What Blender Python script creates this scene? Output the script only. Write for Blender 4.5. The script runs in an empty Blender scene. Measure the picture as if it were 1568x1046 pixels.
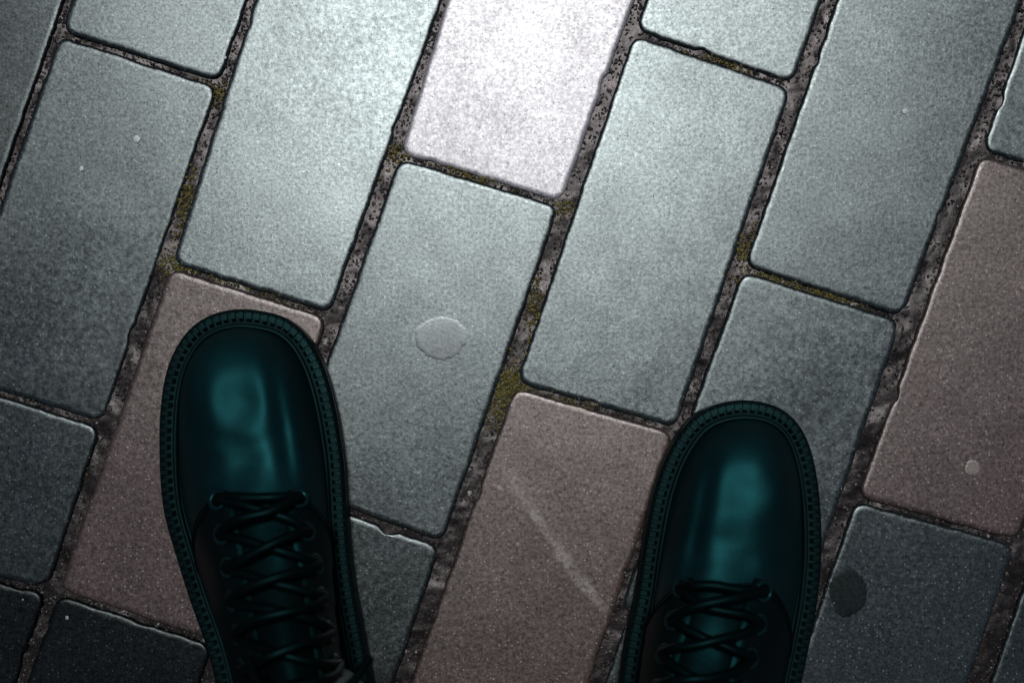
import bpy, bmesh, math, random
import numpy as np
from mathutils import Vector, noise, Matrix
random.seed(7); np.random.seed(7)
W,Hp=1568.0,1045.0
S=0.5645/W
CH=0.74
def P(u,v,z=0.0):
    k=S*(1-z/CH)
    return Vector(((u-W/2)*k,(Hp/2-v)*k,z))
scene=bpy.context.scene
scene.view_settings.view_transform='Standard'
scene.view_settings.look='None'
scene.view_settings.exposure=0
# ------------------------------------------------ helpers
def new_obj(name,verts,faces,mats=(),smooth=False,parent=None):
    me=bpy.data.meshes.new(name)
    me.from_pydata([tuple(v) for v in verts],[],faces)
    me.update()
    for m in mats: me.materials.append(m)
    if smooth:
        me.polygons.foreach_set('use_smooth',[True]*len(me.polygons))
    ob=bpy.data.objects.new(name,me)
    scene.collection.objects.link(ob)
    if parent: ob.parent=parent
    return ob
def empty(name):
    e=bpy.data.objects.new(name,None); scene.collection.objects.link(e); e.empty_display_size=.05
    return e
class NT:
    def __init__(s,name):
        s.m=bpy.data.materials.new(name); s.m.use_nodes=True
        s.t=s.m.node_tree; s.b=s.t.nodes['Principled BSDF']
        s.tc=s.t.nodes.new('ShaderNodeTexCoord')
    def n(s,typ,**k):
        x=s.t.nodes.new(typ)
        for a,b in k.items(): setattr(x,a,b)
        return x
    def l(s,a,b): s.t.links.new(a,b)
    def noise(s,scale,detail=3,rough=.6,vec=None):
        x=s.n('ShaderNodeTexNoise'); x.inputs['Scale'].default_value=scale
        x.inputs['Detail'].default_value=detail; x.inputs['Roughness'].default_value=rough
        s.l(vec or s.tc.outputs['Object'],x.inputs['Vector']); return x.outputs['Fac']
    def vor(s,scale):
        x=s.n('ShaderNodeTexVoronoi'); x.inputs['Scale'].default_value=scale
        s.l(s.tc.outputs['Object'],x.inputs['Vector']); return x
    def mr(s,fac,a,b,c,d):
        x=s.n('ShaderNodeMapRange'); s.l(fac,x.inputs[0])
        for i,v in enumerate((a,b,c,d)): x.inputs[i+1].default_value=v
        return x.outputs[0]
    def mix(s,fac,a,b,mode='MIX'):
        x=s.n('ShaderNodeMix',data_type='RGBA',blend_type=mode)
        for i,v in ((0,fac),(6,a),(7,b)):
            if isinstance(v,(int,float)): x.inputs[i].default_value=v
            elif isinstance(v,tuple): x.inputs[i].default_value=(*v,1)
            else: s.l(v,x.inputs[i])
        return x.outputs[2]
    def math(s,op,a,b):
        x=s.n('ShaderNodeMath',operation=op)
        for i,v in ((0,a),(1,b)):
            if isinstance(v,(int,float)): x.inputs[i].default_value=v
            else: s.l(v,x.inputs[i])
        return x.outputs[0]
    def bump(s,h,strength,dist,prev=None):
        x=s.n('ShaderNodeBump'); x.inputs['Strength'].default_value=strength
        x.inputs['Distance'].default_value=dist; s.l(h,x.inputs['Height'])
        if prev: s.l(prev,x.inputs['Normal'])
        return x.outputs[0]
    def set(s,k,v):
        i=s.b.inputs[k]
        if isinstance(v,(int,float)): i.default_value=v
        elif isinstance(v,tuple): i.default_value=(*v,1)
        else: s.l(v,i)
    def sheen_layer(s,level,tint,rough,normal):
        # damp film: Beckmann gloss added over the diffuse stone
        s.set('Specular IOR Level',0.0)
        g=s.n('ShaderNodeBsdfAnisotropic'); g.distribution='BECKMANN'
        cx=s.n('ShaderNodeCombineXYZ')
        for i in range(3): s.l(s.math('MULTIPLY',level,tint[i]),cx.inputs[i])
        s.l(cx.outputs[0],g.inputs['Color'])
        if isinstance(rough,float): g.inputs['Roughness'].default_value=rough
        else: s.l(rough,g.inputs['Roughness'])
        s.l(normal,g.inputs['Normal'])
        ad=s.n('ShaderNodeAddShader'); s.l(s.b.outputs[0],ad.inputs[0]); s.l(g.outputs[0],ad.inputs[1])
        s.l(ad.outputs[0],s.t.nodes['Material Output'].inputs['Surface'])

def brick_mat(name,dark,light,pale,rough,spec,tint,speck=1.0):
    a=NT(name)
    n1=a.noise(560,4,.8); n2=a.noise(45,4,.6); n3=a.noise(9,3,.5); n4=a.noise(24,5,.7)
    f=a.mr(n1,.38,.62,0,1)
    c=a.mix(f,dark,light)
    v=a.vor(600)
    g=a.mr(v.outputs['Distance'],.2,.36,1,0)
    sel=a.n('ShaderNodeSeparateColor'); a.l(v.outputs['Color'],sel.inputs[0])
    g=a.math('MULTIPLY',g,a.mr(sel.outputs[0],.74,.84,0,.75*speck))
    c=a.mix(g,c,pale)
    g2=a.mr(v.outputs['Distance'],.2,.36,1,0)
    g2=a.math('MULTIPLY',g2,a.mr(sel.outputs[1],.76,.86,0,.75*speck))
    c=a.mix(g2,c,tuple(x*.4 for x in dark))
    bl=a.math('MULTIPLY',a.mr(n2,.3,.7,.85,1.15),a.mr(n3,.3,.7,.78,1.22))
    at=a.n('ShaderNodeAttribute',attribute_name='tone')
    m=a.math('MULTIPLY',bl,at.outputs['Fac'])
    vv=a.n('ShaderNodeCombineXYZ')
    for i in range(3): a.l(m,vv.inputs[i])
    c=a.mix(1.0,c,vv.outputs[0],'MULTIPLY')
    a.set('Base Color',c); a.set('Roughness',.8)
    r=a.mr(a.noise(300,3,.7),.3,.7,rough-.04,rough+.04)
    r=a.math('ADD',r,a.mr(n3,.3,.7,.02,-.02))
    sp=a.math('MULTIPLY',a.mr(n1,.36,.64,1-.5*speck,1.10),a.mr(n2,.3,.7,.88,1.10))
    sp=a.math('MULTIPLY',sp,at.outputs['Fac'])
    sp=a.math('MULTIPLY',sp,a.mr(n4,.35,.65,.92,1.06))
    sp=a.math('MULTIPLY',sp,a.mr(g2,0,1,1,.45))
    sp=a.math('MULTIPLY',sp,a.mr(g,0,1,1,1.4))
    sp=a.math('MULTIPLY',sp,spec)
    b=a.bump(n1,.12,.0004); b=a.bump(n2,.06,.0008,b)
    a.set('Normal',b)
    a.sheen_layer(sp,tint,r,b)
    return a.m
M_grey=brick_mat('grey_concrete_brick',(.009,.0125,.0135),(.028,.036,.039),(.15,.18,.185),.355,.118,(.85,.985,1))
M_pink=brick_mat('pink_concrete_brick',(.042,.030,.0285),(.115,.086,.082),(.32,.28,.27),.365,.098,(1,.94,.92))
M_white=brick_mat('white_concrete_brick',(.30,.295,.33),(.46,.45,.50),(.76,.76,.78),.37,.122,(.985,.985,1))
MG=brick_mat('gum_pale',(.030,.036,.038),(.042,.050,.052),(.1,.11,.11),.355,.094,(.88,.98,1),.4)
MD=brick_mat('gum_dark',(.004,.007,.008),(.008,.012,.013),(.03,.035,.04),.42,.012,(.88,.98,1),.5)
MP=brick_mat('gum_pink',(.11,.09,.085),(.16,.135,.125),(.3,.28,.27),.4,.08,(1,.95,.95),.4)

# ------------------------------------------------ bricks
a_=np.array((-183.,529.)); b_=np.array((264.,91.))
def lat(i,j):
    p=np.array((785.,588.))+(i-3)*b_+j*a_
    if i%2==0: p=p+a_/2
    return p
expl={ # TL,TR,BR,BL
(0,-2):(None,None,(338,130),(88,50)),
(0,-1):((88,50),(338,130),(158,652),(-95,572)),
(0,0):((-95,572),(158,652),(75,905),(-182,846)),
(0,1):((-182,846),(75,905),(-108,1434),(-365,1375)),
(1,-1):((423,-122),(697,-45),(507,484),(258,405)),
(1,0):((258,405),(507,484),(330,985),(85,905)),
(1,1):((85,905),(330,985),None,None),
(2,-2):((768,-290),(1053,-215),(862,313),(608,237)),
(2,-1):((608,237),(862,313),(680,835),(428,745)),
(2,0):((428,745),(680,835),None,None),
(3,-2):(None,None,(1218,133),(968,48)),
(3,-1):((968,48),(1218,133),(1038,660),(785,588)),
(3,0):((785,588),(1038,660),(858,1185),(600,1115)),
(4,-2):((1318,-115),(1585,-35),(1385,490),(1135,410)),
(4,-1):((1135,410),(1385,490),(1205,1015),(945,935)),
(5,-2):(None,None,(1750,310),(1500,232)),
(5,-1):((1500,232),(1750,310),(1560,832),(1308,762)),
(5,0):((1308,762),(1560,832),None,None)}
kind={(1,0):1,(3,0):1,(5,-1):1,(2,-2):2}
tone={(0,-1):.82,(0,0):.75,(0,1):.3,(1,-1):1.08,(2,-1):.97,(3,-1):1.04,(4,-2):.88,(4,-1):.95,(5,0):.95,(1,1):.3,(2,0):.75,(5,-2):.95,(0,-2):.9,(3,-2):1.08,(-1,-1):.5,(-1,-2):.45,(-1,-3):.45,(-1,0):.5}  # left-edge and upper corner bricks dimmed: light falloff painted into their tone
flat={(2,-1),(5,0),(5,-1),(3,0)}
verts=[];faces=[];fm=[];tn=[];near_edges=[]
rng=random.Random(3)
def ring_pts(c,rad,step):
    out=[]
    for k in range(4):
        p0=c[k]; pp=c[(k-1)%4]; pn=c[(k+1)%4]
        d1=(pp-p0).normalized(); d2=(pn-p0).normalized()
        A=p0+d1*rad; B=p0+d2*rad
        for q in range(5):
            t=q/4
            out.append((A*(1-t)+p0*t)*(1-t)+(p0*(1-t)+B*t)*t)
        E=pn-d2*rad
        L=(E-B).length; m=max(1,int(L/step))
        for q in range(1,m): out.append(B+(E-B)*(q/m))
    return out
def inset(c,d):
    r=[]
    for k in range(4):
        d1=(c[(k-1)%4]-c[k]).normalized(); d2=(c[(k+1)%4]-c[k]).normalized()
        r.append(c[k]+(d1+d2)*d)
    return r
for i in range(-9,16):
    for j in range(-6,7):
        TL=lat(i,j); TR=TL+b_; BR=TR+a_; BL=TL+a_
        q=[TL,TR,BR,BL]
        e=expl.get((i,j))
        if e:
            q=[np.array(e[k],float) if e[k] else None for k in range(4)]
            for k in range(4):
                if q[k] is None:
                    if e[0] is None: q[k]=q[3-k]-a_ 
                    else: q[k]=q[3-k]+a_
        elif i==0 and j>1:
            q=[p-a_*.54 for p in q]
        c=[P(*p) for p in q]
        cen=sum(c,Vector())/4
        near=abs(cen.x)<.42 and abs(cen.y)<.36
        c=inset(c,.0047)
        tx,ty=rng.uniform(-.008,.008),rng.uniform(-.008,.008); dz=rng.uniform(-.0005,.0005)
        if (i,j) in flat: tx=ty=dz=0
        seed=rng.uniform(0,100)
        if near:
            near_edges.append(inset(c,-.0020))
        n0=len(verts)
        levels=[(.0,-.0,1),(-.0009,-.00004,.92),(-.0018,-.00013,.78),(-.0026,-.00038,.60),(-.0032,-.0010,.46),(-.0034,-.0024,.34),(-.0034,-.035,.3)]  # last value darkens tone down the bevel, painting out light caught there
        step=.0015 if near else .03
        r0=ring_pts(c,.0040,step); m=len(r0)
        nrs=[]
        for k in range(m):
            t=(r0[(k+1)%m]-r0[k-1]).normalized(); nrm=Vector((-t.y,t.x,0))
            if nrm.dot(r0[k]-cen)<0: nrm=-nrm
            nrs.append(nrm)
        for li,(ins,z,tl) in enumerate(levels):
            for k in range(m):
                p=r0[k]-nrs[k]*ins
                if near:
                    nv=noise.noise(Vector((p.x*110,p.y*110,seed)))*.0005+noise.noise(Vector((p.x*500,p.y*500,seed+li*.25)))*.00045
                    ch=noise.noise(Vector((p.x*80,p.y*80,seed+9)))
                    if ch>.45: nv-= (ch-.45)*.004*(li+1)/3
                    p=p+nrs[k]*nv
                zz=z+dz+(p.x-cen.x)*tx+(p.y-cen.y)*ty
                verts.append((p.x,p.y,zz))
        area=sum(r0[k].x*r0[(k+1)%m].y-r0[(k+1)%m].x*r0[k].y for k in range(m))
        top=[n0+k for k in range(m)]
        kd=kind.get((i,j)); 
        if kd is None: kd=1 if (not near and rng.random()<.25) else 0
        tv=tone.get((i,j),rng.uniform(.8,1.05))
        fs=[top if area>0 else top[::-1]]
        for li in range(len(levels)-1):
            for k in range(m):
                A=n0+li*m+k;B=n0+li*m+(k+1)%m;C=B+m;D=A+m
                fs.append((A,D,C,B) if area>0 else (A,B,C,D))
        for f in fs: faces.append(f); fm.append(kd)
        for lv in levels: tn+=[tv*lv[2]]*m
pav=new_obj('brick_pavement',verts,faces,(M_grey,M_pink,M_white))
me=pav.data
me.polygons.foreach_set('material_index',fm)
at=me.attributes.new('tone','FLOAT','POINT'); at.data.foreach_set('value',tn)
me.polygons.foreach_set('use_smooth',[len(f)==4 for f in faces])

# ------------------------------------------------ joint fill + ground sheet
a=NT('joint_sand')
n1=a.noise(500,5,.75); n2=a.noise(60,4,.6)
c=a.mix(a.mr(n1,.35,.65,0,1),(.006,.0055,.0055),(.020,.0175,.0175))
c=a.mix(a.mr(n2,.45,.7,0,.6),c,(.006,.005,.0045))
c=a.mix(a.mr(a.noise(22,3,.6),.62,.72,0,.35),c,(.03,.028,.010))
b=a.bump(n1,.25,.0005)
a.set('Base Color',c); a.set('Roughness',.8); a.set('Normal',b)
a.sheen_layer(a.math('MULTIPLY',a.mr(n1,.35,.65,.022,.050),a.mr(n2,.35,.65,1.1,.6)),(1,.93,.93),.37,b)
nx,ny=460,340; X=np.linspace(-.45,.45,nx); Y=np.linspace(-.33,.33,ny)
vs=[]
for y in Y:
    for x in X:
        z=-.0024+noise.noise(Vector((x*55,y*55,1)))*.0010+noise.noise(Vector((x*260,y*260,4)))*.0005
        vs.append((x,y,z))
idx=np.arange(nx*ny).reshape(ny,nx)
fc=np.stack([idx[:-1,:-1],idx[:-1,1:],idx[1:,1:],idx[1:,:-1]],-1).reshape(-1,4).tolist()
new_obj('joint_sand',vs,fc,(a.m,),True)
a=NT('ground')
bk=a.n('ShaderNodeTexBrick'); bk.inputs['Scale'].default_value=5
a.l(a.tc.outputs['Object'],bk.inputs['Vector'])
bk.inputs['Color1'].default_value=(.09,.10,.10,1);bk.inputs['Color2'].default_value=(.13,.12,.115,1);bk.inputs['Mortar'].default_value=(.03,.03,.03,1)
c=a.mix(.35,bk.outputs[0],a.mix(a.noise(400,4,.7),(.03,.035,.035),(.12,.12,.12)))
a.set('Base Color',c); a.set('Roughness',.7)
new_obj('ground',[(-400,-400,-.0085),(400,-400,-.0085),(400,400,-.0085),(-400,400,-.0085)],[(0,1,2,3)],(a.m,))

# ------------------------------------------------ grit in joints
ico=bmesh.new(); bmesh.ops.create_icosphere(ico,subdivisions=1,radius=1)
iv=[v.co.copy() for v in ico.verts]; iff=[[v.index for v in f.verts] for f in ico.faces]; ico.free()
gv=[];gf=[];gc=[]
def pebble(x,y,z,r,col,flat=.7):
    n0=len(gv); ang=random.uniform(0,6.28); ca,sa=math.cos(ang),math.sin(ang)
    sx=random.uniform(.7,1.4); sy=random.uniform(.6,1.1)
    for v in iv:
        k=random.uniform(.75,1.2)
        px,py=v.x*sx*r*k,v.y*sy*r*k
        gv.append((x+px*ca-py*sa,y+px*sa+py*ca,z+v.z*r*flat*k))
        gc.append(col)
    for f in iff: gf.append([n0+q for q in f])
def inside(x,y):
    for c in near_edges:
        ok=True
        for k in range(4):
            A=c[k];B=c[(k+1)%4]
            cr=(B.x-A.x)*(y-A.y)-(B.y-A.y)*(x-A.x)
            if cr>0: ok=False;break
        if ok: return True
    return False
pal=[(.03,.026,.026),(.014,.012,.012),(.055,.048,.048),(.008,.0075,.0075),(.024,.016,.012),(.2,.185,.185),(.04,.032,.02)]
for c in near_edges:
    for k in range(4):
        A=c[k];B=c[(k+1)%4]; d=(B-A); L=d.length; t=d.normalized(); nrm=Vector((-t.y,t.x,0))
        cen=sum(c,Vector())/4
        if nrm.dot(A-cen)<0: nrm=-nrm
        for q in range(int(L*1200)):
            p=A+t*random.uniform(0,L)+nrm*random.gauss(.0027,.0015)
            if inside(p.x,p.y): continue
            r=random.choice((.0004,.0005,.0007,.0008,.0010))*random.uniform(.7,1.3)
            pebble(p.x,p.y,-.0022+random.uniform(-.0006,.0007),r,random.choices(pal,(6,4,4,2,2,.35,1.5))[0])
def moss(u,v,ru,rv,n):
    for _ in range(int(n*.8)):
        p=P(random.gauss(u,ru),random.gauss(v,rv))
        if inside(p.x,p.y): continue
        pebble(p.x,p.y,-.0014+random.uniform(-.001,.0007),random.uniform(.0004,.0009),random.choice([(.11,.095,.02),(.07,.066,.018),(.15,.125,.03),(.04,.04,.018)]))
for m in ((785,590,16,20,900),(770,620,14,25,500),(283,315,10,40,600),(1185,428,30,10,500),(1270,452,35,12,800),(715,268,45,12,500),(1100,95,40,10,500),(820,470,8,40,300),(862,318,12,12,150),(330,140,14,10,200),(265,405,14,10,300),(880,615,45,10,400),(340,425,40,10,200),(605,235,14,10,150),(400,450,40,10,150),(1145,380,10,25,250)):
    moss(*m)
for _ in range(180):
    p=P(random.uniform(-100,1668),random.uniform(-60,1100))
    r=random.uniform(.0002,.00045)
    pebble(p.x,p.y,r*.4+.0003,r,random.choice([(.3,.32,.32),(.02,.02,.02),(.12,.1,.09),(.4,.4,.4)]))
for (u,v,r) in ((210,213,.0023),(943,366,.0018),(765,747,.0016),(103,945,.0012),(720,755,.0014),(345,88,.001),(1385,170,.0016),(125,258,.0014)):
    p=P(u,v); 
    for q in range(5):
        pebble(p.x+random.uniform(-.4,.4)*r,p.y+random.uniform(-.4,.4)*r,.0004,r*.75,(.5,.55,.54) if v<700 else (.25,.23,.22),.3)
a=NT('grit')
at=a.n('ShaderNodeAttribute',attribute_name='col')
a.set('Base Color',at.outputs['Color']); a.set('Roughness',.45); a.set('Specular IOR Level',.45)
g=new_obj('joint_grit',gv,gf,(a.m,))
ca=g.data.color_attributes.new('col','FLOAT_COLOR','POINT')
ca.data.foreach_set('color',np.array([(*c,1) for c in gc],dtype=np.float32).ravel())

# ------------------------------------------------ gum spots and scuff
def blob(name,u,v,r,mat,sx=1,sy=1,tone_=1.0):
    c=P(u,v); vs=[];fs=[]; n=96; sd=random.uniform(0,50)
    rad=[]
    for k in range(n):
        t=2*math.pi*k/n
        rad.append(r*(1+.12*noise.noise(Vector((math.cos(t)*1.3,math.sin(t)*1.3,sd)))+.09*noise.noise(Vector((math.cos(t)*5,math.sin(t)*5,sd)))+.06*noise.noise(Vector((math.cos(t)*14,math.sin(t)*14,sd)))))
    for fr,zz in ((.0,.00012),(.5,.00012),(.85,.00011),(.96,.00009),(1.0,.00005)):
        if fr==0: vs.append((c.x,c.y,zz)); continue
        for k in range(n):
            t=2*math.pi*k/n
            vs.append((c.x+math.cos(t)*rad[k]*fr*sx,c.y+math.sin(t)*rad[k]*fr*sy,zz))
    for k in range(n): fs.append((0,1+k,1+(k+1)%n))
    for l in range(3):
        for k in range(n):
            A=1+l*n+k;B=1+l*n+(k+1)%n; fs.append((A,A+n,B+n,B))
    o=new_obj(name,vs,fs,(mat,),True)
    t_=o.data.attributes.new('tone','FLOAT','POINT'); t_.data.foreach_set('value',[tone_]*len(vs))
    return o
blob('chewing_gum',675,517,.0142,MG,sy=.84)
blob('chewing_gum.001',1299,908,.0105,MD,sy=1.2)
blob('chewing_gum.002',1490,716,.0042,MP)
a=NT('chalk_scuff')
n1=a.noise(420,4,.8); n2=a.noise(60,3,.6)
a.set('Base Color',(.55,.50,.48)); a.set('Roughness',.5)
al=a.math('MULTIPLY',a.mr(n1,.36,.62,0,.6),a.mr(n2,.3,.6,.3,1)); 
at=a.n('ShaderNodeAttribute',attribute_name='fade'); al=a.math('MULTIPLY',al,at.outputs['Fac'])
a.set('Alpha',al)
def scuff(name,pts,w,parent=None,z=.0006):
    vs=[];fs=[];fd=[]
    n=len(pts)
    for k in range(n):
        p=P(*pts[k]); q=P(*pts[min(k+1,n-1)]); o=P(*pts[max(k-1,0)])
        t=(q-o).normalized(); nr=Vector((-t.y,t.x,0))
        for s_,f in ((-1,0),(-.5,.8),(0,1),(.5,.8),(1,0)):
            pp=p+nr*s_*w*(1+.3*math.sin(k*1.7)); vs.append((pp.x,pp.y,z)); fd.append(f*(0 if k in(0,n-1) else 1))
    for k in range(n-1):
        for s_ in range(4):
            A=k*5+s_; fs.append((A,A+5,A+6,A+1))
    o=new_obj(name,vs,fs,(a.m,),False,parent)
    at=o.data.attributes.new('fade','FLOAT','POINT'); at.data.foreach_set('value',fd)
    return o
scuff('chalk_scuff',[(772,712+0),(790,742),(812,775),(838,815),(862,850),(888,885),(912,915),(930,940)],.0042)

# ------------------------------------------------ boots
def leather(name,c1,c2,rough,spec,tint,bs=.10,low=.3):
    a=NT(name)
    n2=a.noise(38,4,.55); n3=a.noise(16,2,.5)
    v=a.vor(1300)
    a.set('Base Color',a.mix(a.mr(n2,.35,.65,0,1),c1,c2))
    a.set('Roughness',a.mr(n3,.3,.7,rough-.05,rough+.07)); a.set('Specular IOR Level',spec); a.set('Specular Tint',tint)
    b=a.bump(v.outputs['Distance'],bs,.0002); b=a.bump(n2,.35,.0012,b); b=a.bump(n3,low,.003,b)
    a.set('Normal',b); return a.m
TINT=(.10,.74,.83)
M_lea=leather('teal_black_leather',(.001,.0035,.0045),(.0012,.0065,.008),.49,.40,TINT,.1,.6)
M_lea2=leather('quarter_leather',(.001,.0020,.0025),(.001,.0027,.0032),.42,.18,TINT,.2)
M_sole=leather('rubber_sole',(.0012,.0025,.003),(.0016,.004,.0048),.45,.15,(.3,.95,1))
M_lace=leather('waxed_lace',(.0006,.0013,.0015),(.0008,.0017,.0019),.45,.10,(.2,.9,1))
M_eye=leather('eyelet_metal',(.0015,.004,.005),(.0015,.006,.007),.32,.75,TINT)
M_cloth=leather('black_cloth',(.004,.005,.006),(.008,.009,.010),.9,.2,(1,1,1))

def catmull(pts,n,closed=True):
    out=[];m=len(pts)
    segs=m if closed else m-1
    for i in range(segs):
        p=[pts[(i+k)%m] if closed else pts[min(max(i+k,0),m-1)] for k in (-1,0,1,2)]
        for q in range(n):
            t=q/n
            out.append(.5*((2*p[1])+(p[2]-p[0])*t+(2*p[0]-5*p[1]+4*p[2]-p[3])*t*t+(3*p[1]-p[0]-3*p[2]+p[3])*t**3))
    if not closed: out.append(pts[-1])
    return out
def resample(pts,n):
    pts=pts+[pts[0]]; d=[0]
    for i in range(1,len(pts)): d.append(d[-1]+(pts[i]-pts[i-1]).length)
    out=[];j=0
    for k in range(n):
        s=d[-1]*k/n
        while d[j+1]<s: j+=1
        t=(s-d[j])/max(1e-9,d[j+1]-d[j]); out.append(pts[j]*(1-t)+pts[j+1]*t)
    return out
def tube(name,pts,r,mat,parent,sub=6):
    cu=bpy.data.curves.new(name,'CURVE'); cu.dimensions='3D'; cu.bevel_depth=r; cu.bevel_resolution=3
    pp=catmull([Vector(p) for p in pts],sub,False)
    sp=cu.splines.new('POLY'); sp.points.add(len(pp)-1)
    for k,p in enumerate(pp): sp.points[k].co=(*p,1)
    cu.materials.append(mat)
    o=bpy.data.objects.new(name,cu); scene.collection.objects.link(o); o.parent=parent
    return o
ZS=.021
def make_boot(name,st,med,T0):
    root=empty(name)
    Lp=[P(l,v,ZS) for (v,l,r) in st]; Rp=[P(r,v,ZS) for (v,l,r) in st]
    pts=[Vector((Lp[0].x,Lp[0].y,0))]+[Vector((p.x,p.y,0)) for p in Rp[1:-1]]+[Vector((Lp[-1].x,Lp[-1].y,0))]+[Vector((p.x,p.y,0)) for p in Lp[1:-1]][::-1]
    N=300
    ring=resample(catmull(pts,8),N)
    def nrm(rg,k):
        t=(rg[(k+1)%len(rg)]-rg[k-1]).normalized(); return Vector((t.y,-t.x,0))
    cen=sum(ring,Vector())/N
    sgn=1 if nrm(ring,10).dot(ring[10]-cen)>0 else -1
    nr=[nrm(ring,k)*sgn for k in range(N)]
    def off(d):
        o=[ring[k]+nr[k]*d for k in range(N)]
        for _ in range(6): o=[(o[k-1]+o[k]*2+o[(k+1)%N])/4 for k in range(N)]
        return o
    prof=[(-.014,.0008),(-.004,.0008),(-.0015,.001),(-.0006,.003),(-.0006,.0135),(-.0018,.0142),(-.0018,.0152),(0,.016),(.0,.0195),(-.001,.0208),(-.004,.0212),(-.0065,.0210),(-.014,.0208),(-.022,.0205)]
    vs=[];fs=[]
    for d,z in prof:
        for p in off(d): vs.append((p.x,p.y,z))
    for l in range(len(prof)-1):
        for k in range(N):
            A=l*N+k;B=l*N+(k+1)%N; fs.append((A,B,B+N,A+N))
    fs.append(list(range(N)));
    o=new_obj('sole',vs,fs,(M_sole,),True,root)
    bm=bmesh.new(); bm.from_mesh(o.data); bmesh.ops.recalc_face_normals(bm,faces=bm.faces); bm.to_mesh(o.data); bm.free()
    per=sum((ring[k]-ring[k-1]).length for k in range(N)); nrib=int(per/.0046)
    inn=resample(off(-.0014),nrib)
    vs=[];fs=[]
    for k in range(nrib):
        A=inn[k]; t=(inn[(k+1)%nrib]-inn[k-1]).normalized(); n_=Vector((t.y,-t.x,0))*sgn
        hw=.0015*random.uniform(.8,1.1)
        n0=len(vs); jz=random.uniform(-.0002,.0002)
        for (d,zz,wf) in ((.0006,.0185,1),(.0004,.0212,1),(-.0004,.0226,.8),(-.0036,.0229,.8),(-.0056,.0208,.9)):
            for s_ in (-1,1): 
                p=A+n_*d+t*hw*s_*wf; vs.append((p.x,p.y,zz+jz))
        for q in range(4): fs.append((n0+q*2,n0+q*2+1,n0+q*2+3,n0+q*2+2))
        for s_ in (0,1): fs.append([n0+q*2+s_ for q in range(5)])
    new_obj('welt_ribs',vs,fs,(M_sole,),False,root)
    bead=[Vector((p.x,p.y,.0222)) for p in off(-.0092)][::3]
    bead.append(bead[0]); tube('welt_bead',bead,.0014,M_sole,root,2)
    inr=off(-.0102)
    ys=[p.y for p in inr]; ytip=max(ys); yheel=min(ys); Lu=ytip-yheel
    def span(y):
        xs=[]
        for k in range(N):
            A=inr[k-1];B=inr[k]
            if (A.y-y)*(B.y-y)<=0 and A.y!=B.y:
                t=(y-A.y)/(B.y-A.y); xs.append(A.x+(B.x-A.x)*t)
        if not xs: return None
        return min(xs),max(xs)
    ht=[(0,.006),(.0015,.015),(.004,.0205),(.009,.0262),(.016,.0318),(.026,.0368),(.04,.0388),(.055,.0395),(.07,.042),(.085,.047),(.1,.0535),(.12,.064),(.14,.077),(.16,.091),(.18,.103),(.2,.112),(.24,.112),(.258,.09),(.267,.06),(Lu,.03)]
    hx=[h[0] for h in ht]; hy=[h[1] for h in ht]
    def H(t): 
        return float(np.mean([np.interp(t+d,hx,hy) for d in (-.006,-.003,0,.003,.006)])) if t>.012 else float(np.interp(t,hx,hy))
    cache={}
    def sec(t):
        key=round(t,6)
        if key in cache: return cache[key]
        y=ytip-t; s_=span(min(max(y,yheel+1e-4),ytip-2e-4))
        cache[key]=(y,(s_[0]+s_[1])/2,(s_[1]-s_[0])/2); return cache[key]
    def nexp(t): return float(np.interp(t,[0,.03,.07,.11,.16,.2],[2.5,2.5,2.35,2.1,1.9,1.85]))
    def skew(t): return med*float(np.interp(t,[0,.04,.08,.12,.2],[0,.003,.011,.018,.023]))
    def Sf(t,ph,offn=0):
        y,c,w=sec(t); n=nexp(t); cs,sn=math.cos(ph),max(math.sin(ph),0)
        h=H(t)
        taper=float(np.interp(t,[0,.09,.2],[1,1,.9]))
        hz=sn**(2/n)
        x=c+w*taper*math.copysign(abs(cs)**(2/n),cs)*(1-.08*hz)+skew(t)*hz; z=.0195+h*hz
        xl=(x-c)
        fx=math.exp(-((t-.070)/.018)**2)*sn
        z+= -.0014*fx*(1+math.sin((t+.006*math.cos(ph*2))*620+2.5*noise.noise(Vector((x*40,y*40,5))))*.65)
        z+= (.0024*noise.noise(Vector((x*32,y*32,3+med)))+.0012*noise.noise(Vector((x*75,y*75,7+med))))*sn*min(1,t/.02)
        z-= .0036*math.exp(-((t-.034)/.012)**2-((xl-.004*med)/.013)**2)
        z-= .0026*math.exp(-(( (xl*med) - (.020+.12*(t-.02)))/.0035)**2)*math.exp(-((t-.05)/.03)**4)
        return Vector((x,y,z))
    def Sn(t,ph,offn):
        p=Sf(t,ph)
        a1=Sf(t+.002,ph)-Sf(max(t-.002,.0005),ph); b1=Sf(t,min(ph+.03,math.pi))-Sf(t,max(ph-.03,0))
        n=a1.cross(b1).normalized()
        if n.z<0: n=-n
        return p+n*offn
    def phx(t,x):
        y,c,w=sec(t); n=nexp(t); return math.acos(min(1,max(0,x/w))**(n/2))
    ts=[.0002,.0008,.0018,.003,.0045,.0065,.009,.0115,.014,.017,.02]+list(np.arange(.023,Lu-.012,.003))+[Lu-.008,Lu-.004,Lu-.0015,Lu-.0005]
    m=65; vs=[]
    for t in ts:
        for k in range(m): vs.append(Sf(t,math.pi*k/(m-1)))
    arr=np.array([tuple(v) for v in vs]).reshape(len(ts),m,3)
    for _ in range(2):
        a2=arr.copy(); a2[1:-1]=(arr[:-2]+2*arr[1:-1]+arr[2:])/4; a2[0]=arr[0]; arr=a2
        a2=arr.copy(); a2[:,1:-1]=(arr[:,:-2]+2*arr[:,1:-1]+arr[:,2:])/4; arr=a2
    vs=arr.reshape(-1,3).tolist(); fs=[];mi=[]
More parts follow.
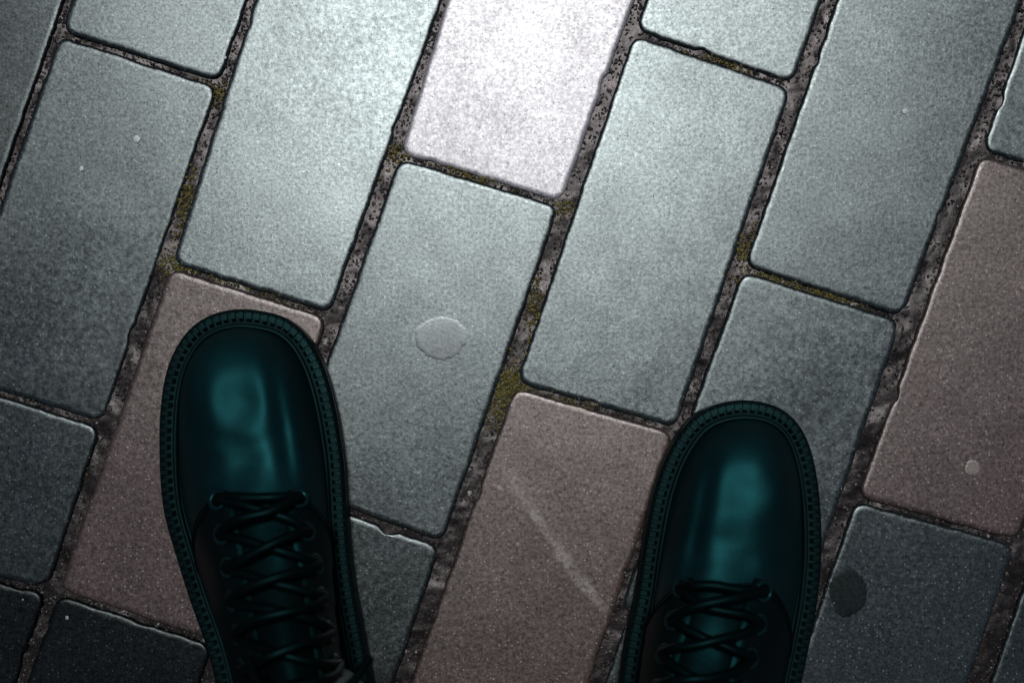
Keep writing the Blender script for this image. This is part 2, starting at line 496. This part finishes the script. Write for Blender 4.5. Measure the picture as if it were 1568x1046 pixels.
    for i in range(len(ts)-1):
        pg=phx(ts[i],.0175)
        for k in range(m-1):
            A=i*m+k; fs.append((A,A+1,A+m+1,A+m)); 
            ph=math.pi*(k+.5)/(m-1)
            mi.append(1 if (ts[i]>T0+.003 and pg<ph<math.pi-pg) or ts[i]>T0+.06 else 0)
    fs.append(list(range(m))); mi.append(0)
    up=new_obj('upper',vs,fs,(M_lea,M_lea2),True,root)
    up.data.polygons.foreach_set('material_index',mi)
    bm=bmesh.new(); bm.from_mesh(up.data); bmesh.ops.recalc_face_normals(bm,faces=bm.faces); bm.to_mesh(up.data); bm.free()
    def fr(f): return T0+.004*math.cos(f*3.0)+.050*f**1.5
    for side in (1,-1):
        tag='a' if side>0 else 'b'
        vs=[];fs=[];nt=34;npn=16
        for i in range(nt):
            for k in range(npn):
                f=k/(npn-1); ts_=fr(f)
                t=ts_+(.215-ts_)*i/(nt-1)
                gap=.0125+.003*i/nt
                if i<4: gap+= .004*(1-i/4)**2
                pe=phx(t,gap); ph=pe*(1-f)+.06*f
                if side<0: ph=math.pi-ph
                vs.append(Sn(t,ph,.0022 - (.0016 if (i==0 or k==0) else 0)))
        for i in range(nt-1):
            for k in range(npn-1):
                A=i*npn+k; fs.append((A,A+1,A+npn+1,A+npn))
        o=new_obj('quarter_'+tag,vs,fs,(M_lea2,),True,root)
        bm=bmesh.new(); bm.from_mesh(o.data); bmesh.ops.recalc_face_normals(bm,faces=bm.faces)
        if sum(f.normal.z for f in bm.faces)<0: bmesh.ops.reverse_faces(bm,faces=bm.faces)
        bm.to_mesh(o.data); bm.free()
        md=o.modifiers.new('s','SOLIDIFY'); md.thickness=.0026; md.offset=-.6
        md=o.modifiers.new('b','BEVEL'); md.width=.0008; md.segments=2; md.limit_method='ANGLE'
        for row,dx in (('1',.0028),):
            q=[]
            for i in range(20):
                t=T0+.008+(.2-T0-.008)*i/19
                ph=phx(t,.0128+.003*i/20+dx); 
                if side<0: ph=math.pi-ph
                q.append(Sn(t,ph,.0028))
            tube('stitching_'+row+'_'+tag,q,.00035,M_lace,root,2)
        for row,dt in (('1',.003),('2',.0055)):
            q=[]
            for k in range(14):
                f=k/13; t=fr(f)+dt
                pe=phx(t,.017); ph=pe*(1-f)+.06*f
                if side<0: ph=math.pi-ph
                q.append(Sn(t,ph,.0028))
            tube('front_stitch_%s_%s'%(row,tag),q,.0004,M_lace,root,3)
    E={}
    K=7
    TE=[T0+.010+.0155*k for k in range(K)]
    for k in range(K):
        t=TE[k]
        for side in (1,-1):
            ph=phx(t,.0200+.0004*k); 
            if side<0: ph=math.pi-ph
            p=Sn(t,ph,.0036); p2=Sn(t,ph,.006); n_=(p2-p).normalized()
            E[(k,side)]=(p,n_,t,ph)
            bpy.ops.mesh.primitive_torus_add(major_radius=.0044,minor_radius=.0013,major_segments=24,minor_segments=10,location=p)
            o=bpy.context.object; o.name='eyelet_%d_%s'%(k,'a' if side>0 else 'b'); o.rotation_mode='QUATERNION'
            o.rotation_quaternion=Vector((0,0,1)).rotation_difference(n_); o.data.materials.append(M_eye); o.parent=root
            for f in o.data.polygons: f.use_smooth=True
    def lace(nm,A,B,lift,R):
        p,n1,t1,h1=A; q,n2,t2,h2=B
        j=random.uniform(-.003,.003); j2=random.uniform(-.0015,.0015)
        pts=[p-n1*.003,p+n1*.0015]
        for f in (.2,.4,.6,.8):
            pts.append(Sn(t1*(1-f)+t2*f+j*math.sin(f*math.pi)+j2*math.sin(f*2*math.pi),h1*(1-f)+h2*f,.0062+lift*math.sin(f*math.pi)))
        pts+=[q+n2*.0015,q-n2*.003]
        tube(nm,pts,R,M_lace,root,6)
    lace('lace_bar',E[(0,1)],E[(0,-1)],.001,.0026)
    for k in range(K-1):
        lace('lace_%d_a'%k,E[(k,1)],E[(k+1,-1)],.0045,random.uniform(.0024,.0028))
        lace('lace_%d_b'%k,E[(k,-1)],E[(k+1,1)],.0,random.uniform(.0024,.0028))
    R=.0025
    t=T0+.118; kn=Sn(t,math.pi/2,.014)
    tube('bow_knot',[kn+Vector((-.005,.002,0)),kn+Vector((0,.004,.003)),kn+Vector((.005,0,.001)),kn+Vector((0,-.004,.002)),kn+Vector((-.004,0,.003))],.0025,M_lace,root)
    for s_ in (1,-1):
        b=[kn,kn+Vector((s_*.012,.006,.004)),kn+Vector((s_*.024,.004,-.004)),kn+Vector((s_*.034,-.008,-.016)),kn+Vector((s_*.030,-.020,-.014)),kn+Vector((s_*.016,-.010,.0)),kn]
        tube('bow_loop_%s'%('a' if s_>0 else 'b'),b,R,M_lace,root)
        b=[kn,kn+Vector((s_*.006,.010,.001)),kn+Vector((s_*.012,.022,-.004)),kn+Vector((s_*.022,.030,-.010)),kn+Vector((s_*.028,.038,-.020))]
        tube('lace_end_%s'%('a' if s_>0 else 'b'),b,R*.9,M_lace,root)
    y0,c0,w0=sec(.222); c0+=skew(.2)*.6
    vs=[];fs=[];n=48
    for z,hw,hl,yo in ((.05,.034,.05,0),(.09,.036,.055,0),(.115,.037,.056,.002),(.14,.039,.054,0),(.165,.043,.055,-.003),(.185,.045,.056,-.005),(.187,.043,.054,-.005),(.17,.040,.05,-.004)):
        for k in range(n):
            a_n=2*math.pi*k/n
            r=1+.02*noise.noise(Vector((math.cos(a_n)*2,math.sin(a_n)*2,z*30)))
            vs.append((c0+hw*r*math.cos(a_n),y0+yo+hl*r*math.sin(a_n),z))
    for l in range(7):
        for k in range(n):
            A=l*n+k;B=l*n+(k+1)%n; fs.append((A,B,B+n,A+n))
    new_obj('shaft',vs,fs,(M_lea2,),True,root)
    return root,(c0,y0)
left=[(472,370,370),(475,345,396),(482,320,428),(496,297,452),(518,277,473),(560,256,495),(620,245,512),(700,243,525),(780,249,530),(850,268,535),(920,290,545),(1000,318,560),(1100,342,578),(1200,365,590),(1265,395,580),(1300,480,480)]
right=[(612,1140,1140),(615,1112,1168),(623,1086,1193),(638,1062,1214),(660,1043,1231),(700,1020,1246),(760,1000,1256),(840,985,1259),(910,975,1254),(980,960,1242),(1060,948,1225),(1140,938,1206),(1240,925,1185),(1340,922,1170),(1410,945,1145),(1440,1040,1040)]
bl,cl=make_boot('leather_boot',left,1,.078)
br,cr=make_boot('leather_boot.001',right,-1,.074)

# ------------------------------------------------ person (trousers and coat)
person=empty('person')
def loft(name,rings,mat,n=40,seed=0,fold=.0):
    vs=[];fs=[]
    for (cx,cy,z,rx,ry) in rings:
        for k in range(n):
            t=2*math.pi*k/n
            f=1+fold*noise.noise(Vector((math.cos(t)*1.5+seed,math.sin(t)*1.5,z*14)))
            vs.append((cx+rx*f*math.cos(t),cy+ry*f*math.sin(t),z+.05*fold*noise.noise(Vector((math.cos(t),math.sin(t)+seed,z)))))
    for l in range(len(rings)-1):
        for k in range(n):
            A=l*n+k;B=l*n+(k+1)%n; fs.append((A,B,B+n,A+n))
    fs.append(list(range((len(rings)-1)*n,len(rings)*n)))
    return new_obj(name,vs,fs,(mat,),True,person)
hipy=min(cl[1],cr[1])-.03; mx=(cl[0]+cr[0])/2
for nm,(cx,cy),sx in (('trouser_leg_a',cl,-1),('trouser_leg_b',cr,1)):
    rg=[]
    hx_=mx+sx*.095
    for q in range(30):
        f=q/29; z=.165+f*.70
        rg.append((cx*(1-f)+hx_*f,(cy-.012)*(1-f)+hipy*f,z,.057+.035*f,.068+.03*f))
    loft(nm,rg,M_cloth,40,sx*3,.09)
cr_=[]
for z,rx,ry in ((.72,.23,.15),(.85,.215,.145),(1.0,.20,.135),(1.15,.205,.135),(1.3,.225,.14),(1.42,.23,.13),(1.48,.17,.11),(1.52,.08,.08),(1.56,.065,.07)):
    cr_.append((mx,hipy-.03,z,rx,ry))
loft('coat',cr_,M_cloth,48,5,.05)

# ------------------------------------------------ light, sky, camera
EL=math.radians(73)
w=bpy.data.worlds.new('World'); scene.world=w; w.use_nodes=True
nt=w.node_tree; bg=nt.nodes['Background']; sk=nt.nodes.new('ShaderNodeTexSky'); sk.sky_type='NISHITA'
sk.sun_disc=False; sk.sun_elevation=EL; sk.sun_rotation=0; nt.links.new(sk.outputs[0],bg.inputs[0]); bg.inputs[1].default_value=.02
sd=bpy.data.lights.new('sun','SUN'); sd.energy=2.1; sd.angle=math.radians(10); sd.color=(1,.985,.97)
so=bpy.data.objects.new('sun',sd); scene.collection.objects.link(so); so.rotation_euler=(-(math.pi/2-EL),0,0)
cd=bpy.data.cameras.new('camera'); cd.sensor_width=36; cd.lens=36*CH/.5645; cd.clip_start=.02; cd.clip_end=1000
cd.dof.use_dof=True; cd.dof.focus_distance=CH-.003; cd.dof.aperture_fstop=4.0
co=bpy.data.objects.new('camera',cd); scene.collection.objects.link(co); co.location=(0,0,CH); co.rotation_euler=(0,0,0)
scene.camera=co
